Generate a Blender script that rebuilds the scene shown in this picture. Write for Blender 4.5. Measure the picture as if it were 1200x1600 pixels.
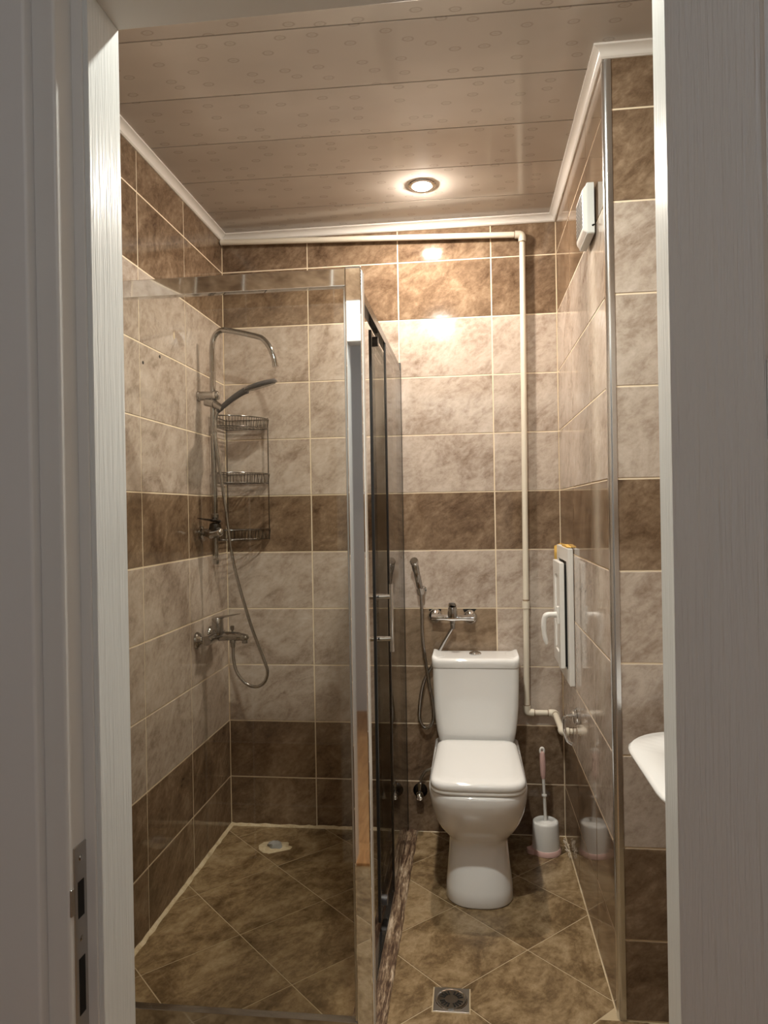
import bpy, bmesh, math, random
from mathutils import Vector, Matrix

random.seed(7)
PI = math.pi
for o in list(bpy.data.objects):
    bpy.data.objects.remove(o, do_unlink=True)
scene = bpy.context.scene
COL = scene.collection

# ------------------------------------------------------------------ camera
CAM_F = 1136.95          # focal length in pixels of the 1200 x 1600 frame
YAW, PITCH, ROLL = 0.1183, -0.0012, -0.0171
cam_d = bpy.data.cameras.new('camera')
cam_d.sensor_fit = 'VERTICAL'
cam_d.sensor_height = 32.0
cam_d.lens = CAM_F / 1600.0 * 32.0
cam_d.clip_start = 0.02
cam = bpy.data.objects.new('camera', cam_d)
COL.objects.link(cam)
fwd = Vector((-math.sin(YAW) * math.cos(PITCH), math.cos(YAW) * math.cos(PITCH), math.sin(PITCH)))
r0 = Vector((math.cos(YAW), math.sin(YAW), 0))
u0 = r0.cross(fwd)
rt = math.cos(ROLL) * r0 + math.sin(ROLL) * u0
up = -math.sin(ROLL) * r0 + math.cos(ROLL) * u0
cam.matrix_world = Matrix(((rt.x, up.x, -fwd.x, 0.0), (rt.y, up.y, -fwd.y, 0.0),
                           (rt.z, up.z, -fwd.z, 1.392), (0, 0, 0, 1)))
scene.camera = cam

# ------------------------------------------------------------------ world, exposure, lamp strengths
world = bpy.data.worlds.new('world')
scene.world = world
world.use_nodes = True
world.node_tree.nodes['Background'].inputs[0].default_value = (0.02, 0.02, 0.02, 1)
world.node_tree.nodes['Background'].inputs[1].default_value = 0.2
vs = scene.view_settings
vs.view_transform = 'Standard'
vs.look = 'None'
vs.gamma = 1.0
vs.use_curve_mapping = False
vs.exposure = 0.18
SPOT_STRENGTH = (1270.0, 1900.0)       # back spot, front spot
SPOT_COLOR = ((1.0, 0.885, 0.765), (0.97, 0.985, 0.91))
HALL_STRENGTH = 25.0
HALL_COLOR = (0.93, 0.96, 1.0)
scene.cycles.use_denoising = True
scene.cycles.sample_clamp_indirect = 3.0
scene.cycles.max_bounces = 8
scene.cycles.diffuse_bounces = 4
scene.cycles.glossy_bounces = 5
scene.cycles.blur_glossy = 0.3
scene.cycles.transparent_max_bounces = 12
scene.cycles.caustics_reflective = True

# ------------------------------------------------------------------ room numbers (metres)
XL, XR, YB, YP = -1.085, 0.377, 3.149, 2.032     # left wall, boxed-in side, back wall, front of the boxing
XA = 0.82                                        # wall behind the washbasin
YF = 0.95                                        # bathroom side of the door wall
ZC = 2.635                                       # ceiling
Z0 = 0.2186
ROWS = [0.0] + [Z0 + 0.25 * k for k in range(10)] + [ZC]
KIND = ['dark', 'dark', 'light', 'light', 'light', 'dark', 'light', 'light', 'light', 'dark', 'dark']
DX0, DX1, DZ = -0.47, 0.238, 2.06                # door opening

# ------------------------------------------------------------------ materials
MATS = {}


def nodes_of(name):
    m = bpy.data.materials.new(name)
    m.use_nodes = True
    nt = m.node_tree
    bs = nt.nodes['Principled BSDF']
    MATS[name] = m
    return m, nt, bs


def plain(name, col, rough=0.4, metal=0.0, spec=0.5, coat=0.0):
    m, nt, bs = nodes_of(name)
    bs.inputs['Base Color'].default_value = (*col, 1)
    bs.inputs['Roughness'].default_value = rough
    bs.inputs['Metallic'].default_value = metal
    bs.inputs['Specular IOR Level'].default_value = spec
    bs.inputs['Coat Weight'].default_value = coat
    bs.inputs['Coat Roughness'].default_value = 0.04
    return m


def ramp(nt, stops):
    r = nt.nodes.new('ShaderNodeValToRGB')
    e = r.color_ramp.elements
    while len(e) > 1:
        e.remove(e[-1])
    e[0].position = stops[0][0]
    e[0].color = (*stops[0][1], 1)
    for p, c in stops[1:]:
        x = e.new(p)
        x.color = (*c, 1)
    return r


def mathn(nt, op, a, b=None, clamp=False):
    n = nt.nodes.new('ShaderNodeMath')
    n.operation = op
    n.use_clamp = clamp
    for i, v in enumerate((a, b)):
        if v is None:
            continue
        if isinstance(v, (int, float)):
            n.inputs[i].default_value = v
        else:
            nt.links.new(v, n.inputs[i])
    return n.outputs[0]


def tile_coords(nt, scale=(1, 1, 1), rot=(0, 0, 0)):
    tc = nt.nodes.new('ShaderNodeTexCoord')
    oi = nt.nodes.new('ShaderNodeObjectInfo')
    mul = nt.nodes.new('ShaderNodeVectorMath')
    mul.operation = 'SCALE'
    mul.inputs[0].default_value = (31.7, 17.3, 23.9)
    nt.links.new(oi.outputs['Random'], mul.inputs['Scale'])
    add = nt.nodes.new('ShaderNodeVectorMath')
    add.operation = 'ADD'
    nt.links.new(tc.outputs['Object'], add.inputs[0])
    nt.links.new(mul.outputs[0], add.inputs[1])
    m0 = nt.nodes.new('ShaderNodeMapping')
    m0.inputs['Rotation'].default_value = rot
    nt.links.new(add.outputs[0], m0.inputs[0])
    mp = nt.nodes.new('ShaderNodeMapping')
    mp.inputs['Scale'].default_value = scale
    nt.links.new(m0.outputs[0], mp.inputs[0])
    return mp.outputs[0]


def noise(nt, vec, scale, detail=5, rough=0.6, dist=0.0):
    n = nt.nodes.new('ShaderNodeTexNoise')
    n.inputs['Scale'].default_value = scale
    n.inputs['Detail'].default_value = detail
    n.inputs['Roughness'].default_value = rough
    n.inputs['Distortion'].default_value = dist
    if vec is not None:
        nt.links.new(vec, n.inputs['Vector'])
    return n.outputs['Fac']


def bump(nt, bs, h, strength, dist):
    b = nt.nodes.new('ShaderNodeBump')
    b.inputs['Strength'].default_value = strength
    b.inputs['Distance'].default_value = dist
    nt.links.new(h, b.inputs['Height'])
    nt.links.new(b.outputs[0], bs.inputs['Normal'])


def stone(name, stops, rough, scale=(1, 1, 1), rot=(0, 0.6, 0), fine=0.34, big=6.5, coat=0.0, bmp=0.05):
    m, nt, bs = nodes_of(name)
    v = tile_coords(nt, scale, rot)
    a = noise(nt, v, big, 6, 0.68, 0.8)
    b = noise(nt, v, big * 6.5, 4, 0.72, 0.3)
    s = mathn(nt, 'ADD', mathn(nt, 'MULTIPLY', a, 1 - fine), mathn(nt, 'MULTIPLY', b, fine))
    r = ramp(nt, stops)
    nt.links.new(s, r.inputs[0])
    nt.links.new(r.outputs[0], bs.inputs['Base Color'])
    rr = mathn(nt, 'ADD', mathn(nt, 'MULTIPLY', b, 0.06), rough - 0.03)
    nt.links.new(rr, bs.inputs['Roughness'])
    bs.inputs['Coat Weight'].default_value = coat
    bs.inputs['Coat Roughness'].default_value = 0.05
    if bmp:
        bump(nt, bs, s, bmp, 0.002)
    return m


LIGHT = [(0.34, (0.26, 0.190, 0.142)), (0.43, (0.38, 0.300, 0.240)), (0.50, (0.47, 0.387, 0.318)), (0.58, (0.54, 0.455, 0.384)), (0.68, (0.62, 0.535, 0.464))]
DARK = [(0.34, (0.080, 0.047, 0.026)), (0.44, (0.15, 0.096, 0.058)), (0.54, (0.225, 0.152, 0.096)), (0.66, (0.34, 0.245, 0.165))]
MID = [(0.30, (0.13, 0.085, 0.05)), (0.43, (0.21, 0.145, 0.092)), (0.55, (0.29, 0.21, 0.14)), (0.72, (0.37, 0.28, 0.19))]
FLOOR = [(0.32, (0.075, 0.044, 0.019)), (0.44, (0.16, 0.103, 0.050)), (0.53, (0.27, 0.185, 0.098)), (0.68, (0.42, 0.315, 0.19))]
stone('tile_light', LIGHT, 0.075, scale=(0.85, 1.0, 1.3))
stone('tile_dark', DARK, 0.075, scale=(0.85, 1.0, 1.3))
stone('tile_mid', MID, 0.08, scale=(0.85, 1.0, 1.3))
stone('tile_floor', FLOOR, 0.24, rot=(0, 0, 0.5), scale=(1.35, 0.9, 1), big=5.5)
stone('threshold_stone', [(0.40, (0.028, 0.014, 0.008)), (0.49, (0.10, 0.055, 0.032)), (0.55, (0.28, 0.195, 0.12)), (0.63, (0.58, 0.47, 0.35))],
      0.45, scale=(3.2, 0.35, 1), rot=(0, 0, 0), big=14, bmp=0.12)
plain('grout', (0.80, 0.67, 0.49), 0.75)
plain('grout_floor', (0.46, 0.355, 0.22), 0.75)
stone('caulk', [(0.3, (0.42, 0.30, 0.17)), (0.5, (0.66, 0.54, 0.36)), (0.7, (0.78, 0.68, 0.52))], 0.6, big=30, bmp=0.5)
plain('plaster_white', (0.74, 0.73, 0.70), 0.7)
plain('chrome', (0.70, 0.70, 0.70), 0.05, 1.0)
plain('chrome_flat', (0.92, 0.92, 0.93), 0.03, 1.0)
plain('chrome_dull', (0.46, 0.45, 0.44), 0.13, 1.0)
plain('fitting_chrome', (0.42, 0.41, 0.40), 0.09, 1.0)
plain('wire_chrome', (0.24, 0.225, 0.21), 0.16, 1.0)
plain('steel', (0.50, 0.48, 0.45), 0.30, 1.0)
plain('aluminium', (0.72, 0.74, 0.76), 0.22, 1.0)
plain('ceramic', (0.83, 0.82, 0.80), 0.07, 0.0, 0.5, 0.3)
plain('plastic_white', (0.80, 0.78, 0.74), 0.30)
plain('plastic_trim', (0.80, 0.76, 0.71), 0.28)
plain('pipe_plastic', (0.74, 0.67, 0.55), 0.38)
plain('pipe_dirt', (0.30, 0.22, 0.14), 0.7)
plain('pink_plastic', (0.70, 0.46, 0.42), 0.4)
plain('black_rubber', (0.006, 0.006, 0.006), 0.5)
plain('black_void', (0.006, 0.005, 0.004), 0.9)
plain('dark_plastic', (0.055, 0.05, 0.05), 0.30)
plain('dark_metal', (0.10, 0.095, 0.09), 0.25, 1.0)
plain('fan_plastic', (0.62, 0.63, 0.60), 0.4)
plain('foam', (0.62, 0.38, 0.09), 0.9)
plain('fluff', (0.72, 0.62, 0.50), 0.9)
plain('cement_grey', (0.36, 0.35, 0.34), 0.85)


def paint(name, col, rough, strength):
    """white gloss paint over embossed vertical wood grain"""
    m, nt, bs = nodes_of(name)
    bs.inputs['Base Color'].default_value = (*col, 1)
    bs.inputs['Roughness'].default_value = rough
    tc = nt.nodes.new('ShaderNodeTexCoord')
    mp = nt.nodes.new('ShaderNodeMapping')
    mp.inputs['Scale'].default_value = (1, 1, 0.035)
    nt.links.new(tc.outputs['Object'], mp.inputs[0])
    n = noise(nt, mp.outputs[0], 190, 3, 0.6, 0.6)
    bump(nt, bs, n, strength, 0.0022)
    return m


paint('paint_frame', (0.74, 0.745, 0.72), 0.30, 0.8)
paint('paint_door', (0.72, 0.70, 0.68), 0.36, 1.0)
plain('paint_plain', (0.72, 0.70, 0.67), 0.38)
plain('paint_casing', (0.74, 0.72, 0.70), 0.42)

# ceiling planks: glossy beige plastic printed with rows of little ovals
m, nt, bs = nodes_of('ceiling_plastic')
v = tile_coords(nt, (0.75, 1.25, 1))
n1 = noise(nt, v, 2.5, 3, 0.5)
vo = nt.nodes.new('ShaderNodeTexVoronoi')
vo.voronoi_dimensions = '2D'
vo.inputs['Scale'].default_value = 12.0
vo.inputs['Randomness'].default_value = 0.62
nt.links.new(v, vo.inputs['Vector'])
d = vo.outputs['Distance']
wob = mathn(nt, 'ADD', d, mathn(nt, 'MULTIPLY', mathn(nt, 'SUBTRACT', noise(nt, v, 60, 3), 0.5), 0.06))
ring = mathn(nt, 'SUBTRACT', 1.0, mathn(nt, 'MULTIPLY', mathn(nt, 'ABSOLUTE', mathn(nt, 'SUBTRACT', wob, 0.125)), 26.0), True)
core = mathn(nt, 'SUBTRACT', 1.0, mathn(nt, 'MULTIPLY', wob, 9.0), True)
mark = mathn(nt, 'MAXIMUM', ring, mathn(nt, 'MULTIPLY', core, 0.5))
mark = mathn(nt, 'MULTIPLY', mark, 0.42)
base = ramp(nt, [(0.35, (0.49, 0.445, 0.40)), (0.65, (0.57, 0.525, 0.475))])
nt.links.new(n1, base.inputs[0])
mx = nt.nodes.new('ShaderNodeMixRGB')
nt.links.new(mark, mx.inputs[0])
nt.links.new(base.outputs[0], mx.inputs[1])
mx.inputs[2].default_value = (0.22, 0.165, 0.12, 1)
nt.links.new(mx.outputs[0], bs.inputs['Base Color'])
bs.inputs['Roughness'].default_value = 0.13


def glass(name, tint):
    m = bpy.data.materials.new(name)
    m.use_nodes = True
    nt = m.node_tree
    nt.nodes.clear()
    out = nt.nodes.new('ShaderNodeOutputMaterial')
    tr = nt.nodes.new('ShaderNodeBsdfTransparent')
    tr.inputs[0].default_value = (*tint, 1)
    gl = nt.nodes.new('ShaderNodeBsdfGlossy')
    gl.inputs['Roughness'].default_value = 0.015
    fr = nt.nodes.new('ShaderNodeFresnel')
    geo = nt.nodes.new('ShaderNodeNewGeometry')
    # the Fresnel node inverts the index on back faces; feed it so that both faces of a pane act alike
    ior = nt.nodes.new('ShaderNodeMapRange')
    ior.inputs['To Min'].default_value = 1.45
    ior.inputs['To Max'].default_value = 1 / 1.45
    nt.links.new(geo.outputs['Backfacing'], ior.inputs['Value'])
    nt.links.new(ior.outputs[0], fr.inputs[0])
    mixn = nt.nodes.new('ShaderNodeMixShader')
    nt.links.new(fr.outputs[0], mixn.inputs[0])
    nt.links.new(tr.outputs[0], mixn.inputs[1])
    nt.links.new(gl.outputs[0], mixn.inputs[2])
    nt.links.new(mixn.outputs[0], out.inputs[0])
    MATS[name] = m
    return m


glass('shower_glass', (0.90, 0.90, 0.875))


def emit(name, col, strength):
    m = bpy.data.materials.new(name)
    m.use_nodes = True
    nt = m.node_tree
    nt.nodes.clear()
    out = nt.nodes.new('ShaderNodeOutputMaterial')
    em = nt.nodes.new('ShaderNodeEmission')
    em.inputs[0].default_value = (*col, 1)
    em.inputs[1].default_value = strength
    nt.links.new(em.outputs[0], out.inputs[0])
    MATS[name] = m
    return m


# hallway laminate
m, nt, bs = nodes_of('laminate')
v = tile_coords(nt, (9, 0.9, 1))
n1 = noise(nt, v, 6, 6, 0.6, 1.2)
r = ramp(nt, [(0.3, (0.30, 0.135, 0.045)), (0.5, (0.46, 0.23, 0.085)), (0.7, (0.56, 0.31, 0.13))])
nt.links.new(n1, r.inputs[0])
nt.links.new(r.outputs[0], bs.inputs['Base Color'])
bs.inputs['Roughness'].default_value = 0.35


# ------------------------------------------------------------------ mesh helpers
class MB:
    """collects shapes; build() links them as one mesh object"""

    def __init__(self):
        self.bm = bmesh.new()
        self.boxy = False

    def box(self, x0, x1, y0, y1, z0, z1, bev=0.0, seg=2):
        t = bmesh.new()
        bmesh.ops.create_cube(t, size=1.0)
        for vtx in t.verts:
            vtx.co = Vector(((x0 + x1) / 2 + vtx.co.x * (x1 - x0), (y0 + y1) / 2 + vtx.co.y * (y1 - y0),
                             (z0 + z1) / 2 + vtx.co.z * (z1 - z0)))
        if bev:
            self.boxy = True
            bmesh.ops.bevel(t, geom=t.edges[:], offset=bev, segments=seg, profile=0.5, affect='EDGES')
        self.merge(t)
        return self

    def merge(self, t, mat=None):
        vm = {}
        for vtx in t.verts:
            co = vtx.co if mat is None else mat @ vtx.co
            vm[vtx] = self.bm.verts.new(co)
        for f in t.faces:
            try:
                self.bm.faces.new([vm[q] for q in f.verts])
            except ValueError:
                pass
        t.free()

    def rings(self, rings, closed=True, cap0=True, cap1=True):
        vr = [[self.bm.verts.new(p) for p in ring] for ring in rings]
        n = len(vr[0])
        for a, b in zip(vr, vr[1:]):
            for i in range(n if closed else n - 1):
                j = (i + 1) % n
                self.bm.faces.new((a[i], a[j], b[j], b[i]))
        if cap0:
            self.bm.faces.new(list(reversed(vr[0])))
        if cap1:
            self.bm.faces.new(vr[-1])
        return self

    def tube(self, pts, r, n=10, cap=True):
        pts = [Vector(p) for p in pts]
        rs = r if isinstance(r, (list, tuple)) else [r] * len(pts)
        tang = []
        for i in range(len(pts)):
            a = pts[max(i - 1, 0)]
            b = pts[min(i + 1, len(pts) - 1)]
            tang.append((b - a).normalized())
        ref = Vector((0, 0, 1)) if abs(tang[0].z) < 0.9 else Vector((1, 0, 0))
        nx = tang[0].cross(ref).normalized()
        rings = []
        for i, p in enumerate(pts):
            if i:
                q = tang[i - 1].rotation_difference(tang[i])
                nx = (q @ nx)
            nx = (nx - tang[i] * nx.dot(tang[i])).normalized()
            ny = tang[i].cross(nx)
            rings.append([p + rs[i] * (math.cos(2 * PI * k / n) * nx + math.sin(2 * PI * k / n) * ny) for k in range(n)])
        self.rings(rings, True, cap, cap)
        return self

    def lathe(self, prof, origin, axis=(0, 0, 1), n=24):
        """prof: list of (radius, height along axis)"""
        q = Vector((0, 0, 1)).rotation_difference(Vector(axis).normalized())
        o = Vector(origin)
        rings = []
        for rr, h in prof:
            rr = max(rr, 1e-5)
            rings.append([o + q @ Vector((rr * math.cos(2 * PI * k / n), rr * math.sin(2 * PI * k / n), h)) for k in range(n)])
        self.rings(rings)
        return self

    def prism(self, poly, z0, z1):
        self.rings([[Vector((x, y, z0)) for x, y in poly], [Vector((x, y, z1)) for x, y in poly]])
        return self

    def build(self, name, mat, parent=None, smooth=None, loc=None):
        bmesh.ops.recalc_face_normals(self.bm, faces=self.bm.faces[:])
        me = bpy.data.meshes.new(name)
        self.bm.to_mesh(me)
        self.bm.free()
        me.materials.append(MATS[mat])
        if smooth:
            for p in me.polygons:
                p.use_smooth = True
            me.set_sharp_from_angle(angle=math.radians(smooth))
        o = bpy.data.objects.new(name, me)
        COL.objects.link(o)
        if smooth and self.boxy:
            o.modifiers.new('wn', 'WEIGHTED_NORMAL').keep_sharp = True
        if loc is not None:
            o.location = loc
        if parent is not None:
            o.parent = parent
            if loc is None:
                pass
            o.matrix_parent_inverse = parent_inv(parent)
        return o


def parent_inv(p):
    m = Matrix.Translation(p.location)
    q = p.parent
    if q is not None:
        m = Matrix.Translation(q.location) @ q_inv(p) @ m if False else world_of(p)
    return m.inverted()


def world_of(o):
    m = Matrix.LocRotScale(o.location, o.rotation_euler, o.scale)
    if o.parent is not None:
        m = world_of(o.parent) @ o.matrix_parent_inverse @ m
    return m


def tag(o, label, cat, group=None, kind=None):
    o['label'] = label
    o['category'] = cat
    if group:
        o['group'] = group
    if kind:
        o['kind'] = kind
    return o


def thing(name, label, cat, loc, group=None, kind=None):
    o = bpy.data.objects.new(name, None)
    o.empty_display_size = 0.05
    o.location = loc
    COL.objects.link(o)
    return tag(o, label, cat, group, kind)


def spline(pts, steps=8):
    """Catmull-Rom through the points"""
    P = [Vector(p) for p in pts]
    P = [P[0] * 2 - P[1]] + P + [P[-1] * 2 - P[-2]]
    out = []
    for i in range(1, len(P) - 2):
        for s in range(steps):
            t = s / steps
            a, b, c, e = P[i - 1], P[i], P[i + 1], P[i + 2]
            out.append(0.5 * ((2 * b) + (c - a) * t + (2 * a - 5 * b + 4 * c - e) * t * t + (3 * b - a - 3 * c + e) * t ** 3))
    out.append(P[-2])
    return out


def fillet(pts, r, steps=6):
    P = [Vector(p) for p in pts]
    out = [P[0]]
    for i in range(1, len(P) - 1):
        a = (P[i - 1] - P[i])
        b = (P[i + 1] - P[i])
        k = min(r, a.length * 0.49, b.length * 0.49)
        p0 = P[i] + a.normalized() * k
        p1 = P[i] + b.normalized() * k
        for s in range(steps + 1):
            t = s / steps
            out.append((1 - t) ** 2 * p0 + 2 * t * (1 - t) * P[i] + t * t * p1)
    out.append(P[-1])
    return out


def rrect(x0, x1, y0, y1, r, n=6):
    """rounded rectangle polygon, r = one radius or four (x1y1, x0y1, x0y0, x1y0)"""
    rr = r if isinstance(r, (list, tuple)) else [r] * 4
    out = []
    for (cx, cy, a0), q in zip(((x1, y1, 0), (x0, y1, 90), (x0, y0, 180), (x1, y0, 270)), rr):
        sx = -1 if cx == x1 else 1
        sy = -1 if cy == y1 else 1
        for k in range(n + 1):
            a = math.radians(a0 + 90 * k / n)
            out.append((cx + sx * q + q * math.cos(a), cy + sy * q + q * math.sin(a)))
    return out


# ------------------------------------------------------------------ walls and their tiles
JOINT = 0.0050
TT = 0.009
tile_cache = {}


def tile_mesh(w, h, kind):
    key = (round(w, 4), round(h, 4), kind)
    if key in tile_cache:
        return tile_cache[key]
    t = bmesh.new()
    e = 0.0011
    hw, hh = (w - JOINT) / 2, (h - JOINT) / 2
    rings = [[(-hw, TT, -hh), (hw, TT, -hh), (hw, TT, hh), (-hw, TT, hh)],
             [(-hw, e, -hh), (hw, e, -hh), (hw, e, hh), (-hw, e, hh)],
             [(-hw + e, 0, -hh + e), (hw - e, 0, -hh + e), (hw - e, 0, hh - e), (-hw + e, 0, hh - e)]]
    vr = [[t.verts.new(p) for p in ring] for ring in rings]
    for a, b in zip(vr, vr[1:]):
        for i in range(4):
            t.faces.new((a[i], a[(i + 1) % 4], b[(i + 1) % 4], b[i]))
    t.faces.new(vr[2])
    bmesh.ops.recalc_face_normals(t, faces=t.faces[:])
    if vr[2][0].link_faces and t.faces[-1].normal.y > 0:
        bmesh.ops.reverse_faces(t, faces=t.faces[:])
    me = bpy.data.meshes.new('tile')
    t.to_mesh(me)
    t.free()
    me.materials.append(MATS['tile_' + kind])
    tile_cache[key] = me
    return me


def lay_tiles(wall, fixed, face, breaks, rows=ROWS, special=None, skip=None):
    """face: '-y', '+y', '+x', '-x'; breaks along the wall (world X or Y)"""
    rz = {'-y': 0, '+x': PI / 2, '-x': -PI / 2, '+y': PI}[face]
    for ci, (a, b) in enumerate(zip(breaks, breaks[1:])):
        for ri, (z0, z1) in enumerate(zip(rows, rows[1:])):
            lo, hi = min(a, b), max(a, b)
            if skip and skip(lo, hi, z0, z1):
                continue
            kind = KIND[ri]
            if special and (ci, ri) in special:
                kind = special[(ci, ri)]
                if kind is None:
                    continue
            o = bpy.data.objects.new('tile', tile_mesh(hi - lo, z1 - z0, kind))
            COL.objects.link(o)
            jit = random.uniform(-0.0004, 0.0004)
            c = (lo + hi) / 2
            if face == '-y':
                o.location = (c, fixed + jit, (z0 + z1) / 2)
            elif face == '+y':
                o.location = (c, fixed + jit, (z0 + z1) / 2)
            else:
                o.location = (fixed + jit, c, (z0 + z1) / 2)
            o.rotation_euler = (random.uniform(-.0012, .0012), random.uniform(-.0006, .0006), rz + random.uniform(-.0015, .0015))
            o.parent = wall


RC = 0.0014     # how far the joints lie behind the tile faces
wall_back = tag(MB().box(XL - 0.1, XR + 0.1, YB + RC, YB + 0.12, -0.05, ZC + 0.05).build('wall_back', 'grout'),
                'tiled back wall with light and dark brown stone tile bands behind the toilet', 'wall', kind='structure')
lay_tiles(wall_back, YB, '-y', [XL, -0.696, -0.296, 0.104, XR], special={(2, 2): 'mid', (2, 3): None})
wall_left = tag(MB().box(XL - 0.12, XL - RC, YF - 0.12, YB + 0.1, -0.05, ZC + 0.05).build('wall_left', 'grout'),
                'tiled left wall of the shower behind the shower column', 'wall', kind='structure')
lay_tiles(wall_left, XL, '+x', [YB, 2.712, 2.312, 1.912, 1.512, 1.112, YF])
wall_right = tag(MB().box(XR + RC, XR + 0.05, YP + 0.05, YB + 0.1, -0.05, ZC + 0.05).build('wall_right', 'grout'),
                 'glossy tiled right wall carrying the white hatch and the fan', 'wall', kind='structure')
lay_tiles(wall_right, XR, '-x', [YB, 2.745, 2.345, YP])
wall_pier = tag(MB().box(XR + 0.004, XA + 0.1, YP + RC, YP + 0.045, -0.05, ZC + 0.05).build('wall_pier', 'grout'),
                'narrow tiled wall face beside the metal corner strip, behind the washbasin', 'wall', kind='structure')
lay_tiles(wall_pier, YP, '-y', [XR + 0.012, 0.72, XA])
wall_basin = tag(MB().box(XA + RC, XA + 0.1, YF - 0.12, YP + 0.045, -0.05, ZC + 0.05).build('wall_basin', 'grout'),
                 'tiled wall that the washbasin hangs on', 'wall', kind='structure')
lay_tiles(wall_basin, XA, '-x', [YP, 1.632, 1.232, YF])
JB0, JB1, JZ = DX0 - 0.055, DX1 + 0.055, DZ + 0.045
wall_front = MB()
wall_front.box(-1.6, JB0, 0.835, YF - RC, -0.05, ZC + 0.05)
wall_front.box(JB1, 1.7, 0.835, YF - RC, -0.05, ZC + 0.05)
wall_front.box(JB0, JB1, 0.835, YF - RC, JZ, ZC + 0.05)
wall_front = tag(wall_front.build('wall_front', 'plaster_white'), 'white plastered door wall around the bathroom doorway', 'wall', kind='structure')
lay_tiles(wall_front, YF, '+y', [XL, -0.885, JB0], skip=None)
lay_tiles(wall_front, YF, '+y', [JB1, 0.62, XA])
lay_tiles(wall_front, YF, '+y', [JB0, -0.125, JB1], skip=lambda lo, hi, z0, z1: z0 < 2.2)

# one back-wall tile has two holes broken into its top edge around the mixer unions
x0, x1 = -0.296 + JOINT / 2, 0.104 - JOINT / 2
z0, z1 = ROWS[3] + JOINT / 2, ROWS[4] - JOINT / 2
poly = [(x0, z0), (x1, z0), (x1, z1), (0.020, z1), (0.010, z1 - 0.012), (-0.006, z1 - 0.036), (-0.028, z1 - 0.030), (-0.037, z1 - 0.010), (-0.040, z1),
        (-0.132, z1), (-0.134, z1 - 0.012), (-0.146, z1 - 0.034), (-0.166, z1 - 0.036), (-0.182, z1 - 0.020), (-0.186, z1), (x0, z1)]
t = MB()
t.rings([[Vector((x, YB + TT, z)) for x, z in poly], [Vector((x, YB, z)) for x, z in poly]])
t = t.build('tile', 'tile_mid', wall_back)
cav = MB()
cav.box(-0.188, -0.130, YB + 0.0012, YB + 0.0075, z1 - 0.038, z1 - 0.0005)
cav.box(-0.042, 0.022, YB + 0.0012, YB + 0.0075, z1 - 0.038, z1 - 0.0005)
cav.build('broken_hole', 'black_void', wall_back)
# drill holes and a filler smear left in the shower wall
for (yy, zz) in ((2.335, 1.905), (2.47, 1.953)):
    MB().lathe([(0.006, 0), (0.006, 0.0006), (0.0001, 0.0007)], (XL + 0.0002, yy, zz), (1, 0, 0), 10).build('drill_hole', 'black_void', wall_left)


def blob(cx, cy, rx, ry, n, jag, seed):
    rnd = random.Random(seed)
    return [(cx + rx * (1 + jag * rnd.uniform(-1, 1)) * math.cos(2 * PI * k / n),
             cy + ry * (1 + jag * rnd.uniform(-1, 1)) * math.sin(2 * PI * k / n)) for k in range(n)]


def wall_blob(name, mat, parent, cy, cz, ry, rz, seed):
    b = MB()
    pl = blob(cy, cz, ry, rz, 14, 0.35, seed)
    b.rings([[Vector((XL, y, z)) for y, z in pl], [Vector((XL + 0.0006, y, z)) for y, z in pl]])
    return b.build(name, mat, parent)


wall_blob('filler_smear', 'tile_light', wall_left, 2.47, 2.09, 0.035, 0.022, 3)
wall_blob('filler_smear', 'caulk', wall_left, 2.60, 2.06, 0.008, 0.014, 4)

# ------------------------------------------------------------------ floor
floor = tag(MB().box(XL - 0.1, XA + 0.1, YF - 0.10, YB + 0.1, -0.06, -RC).build('floor', 'grout_floor'),
            'brown diagonal tiled bathroom floor', 'floor', kind='structure')


def clip(poly, ax, val, keep_less):
    out = []
    for i in range(len(poly)):
        a, b = poly[i], poly[(i + 1) % len(poly)]
        ina = (a[ax] <= val) == keep_less
        inb = (b[ax] <= val) == keep_less
        if ina:
            out.append(a)
        if ina != inb:
            k = (val - a[ax]) / (b[ax] - a[ax])
            out.append((a[0] + k * (b[0] - a[0]), a[1] + k * (b[1] - a[1])))
    return out


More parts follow.
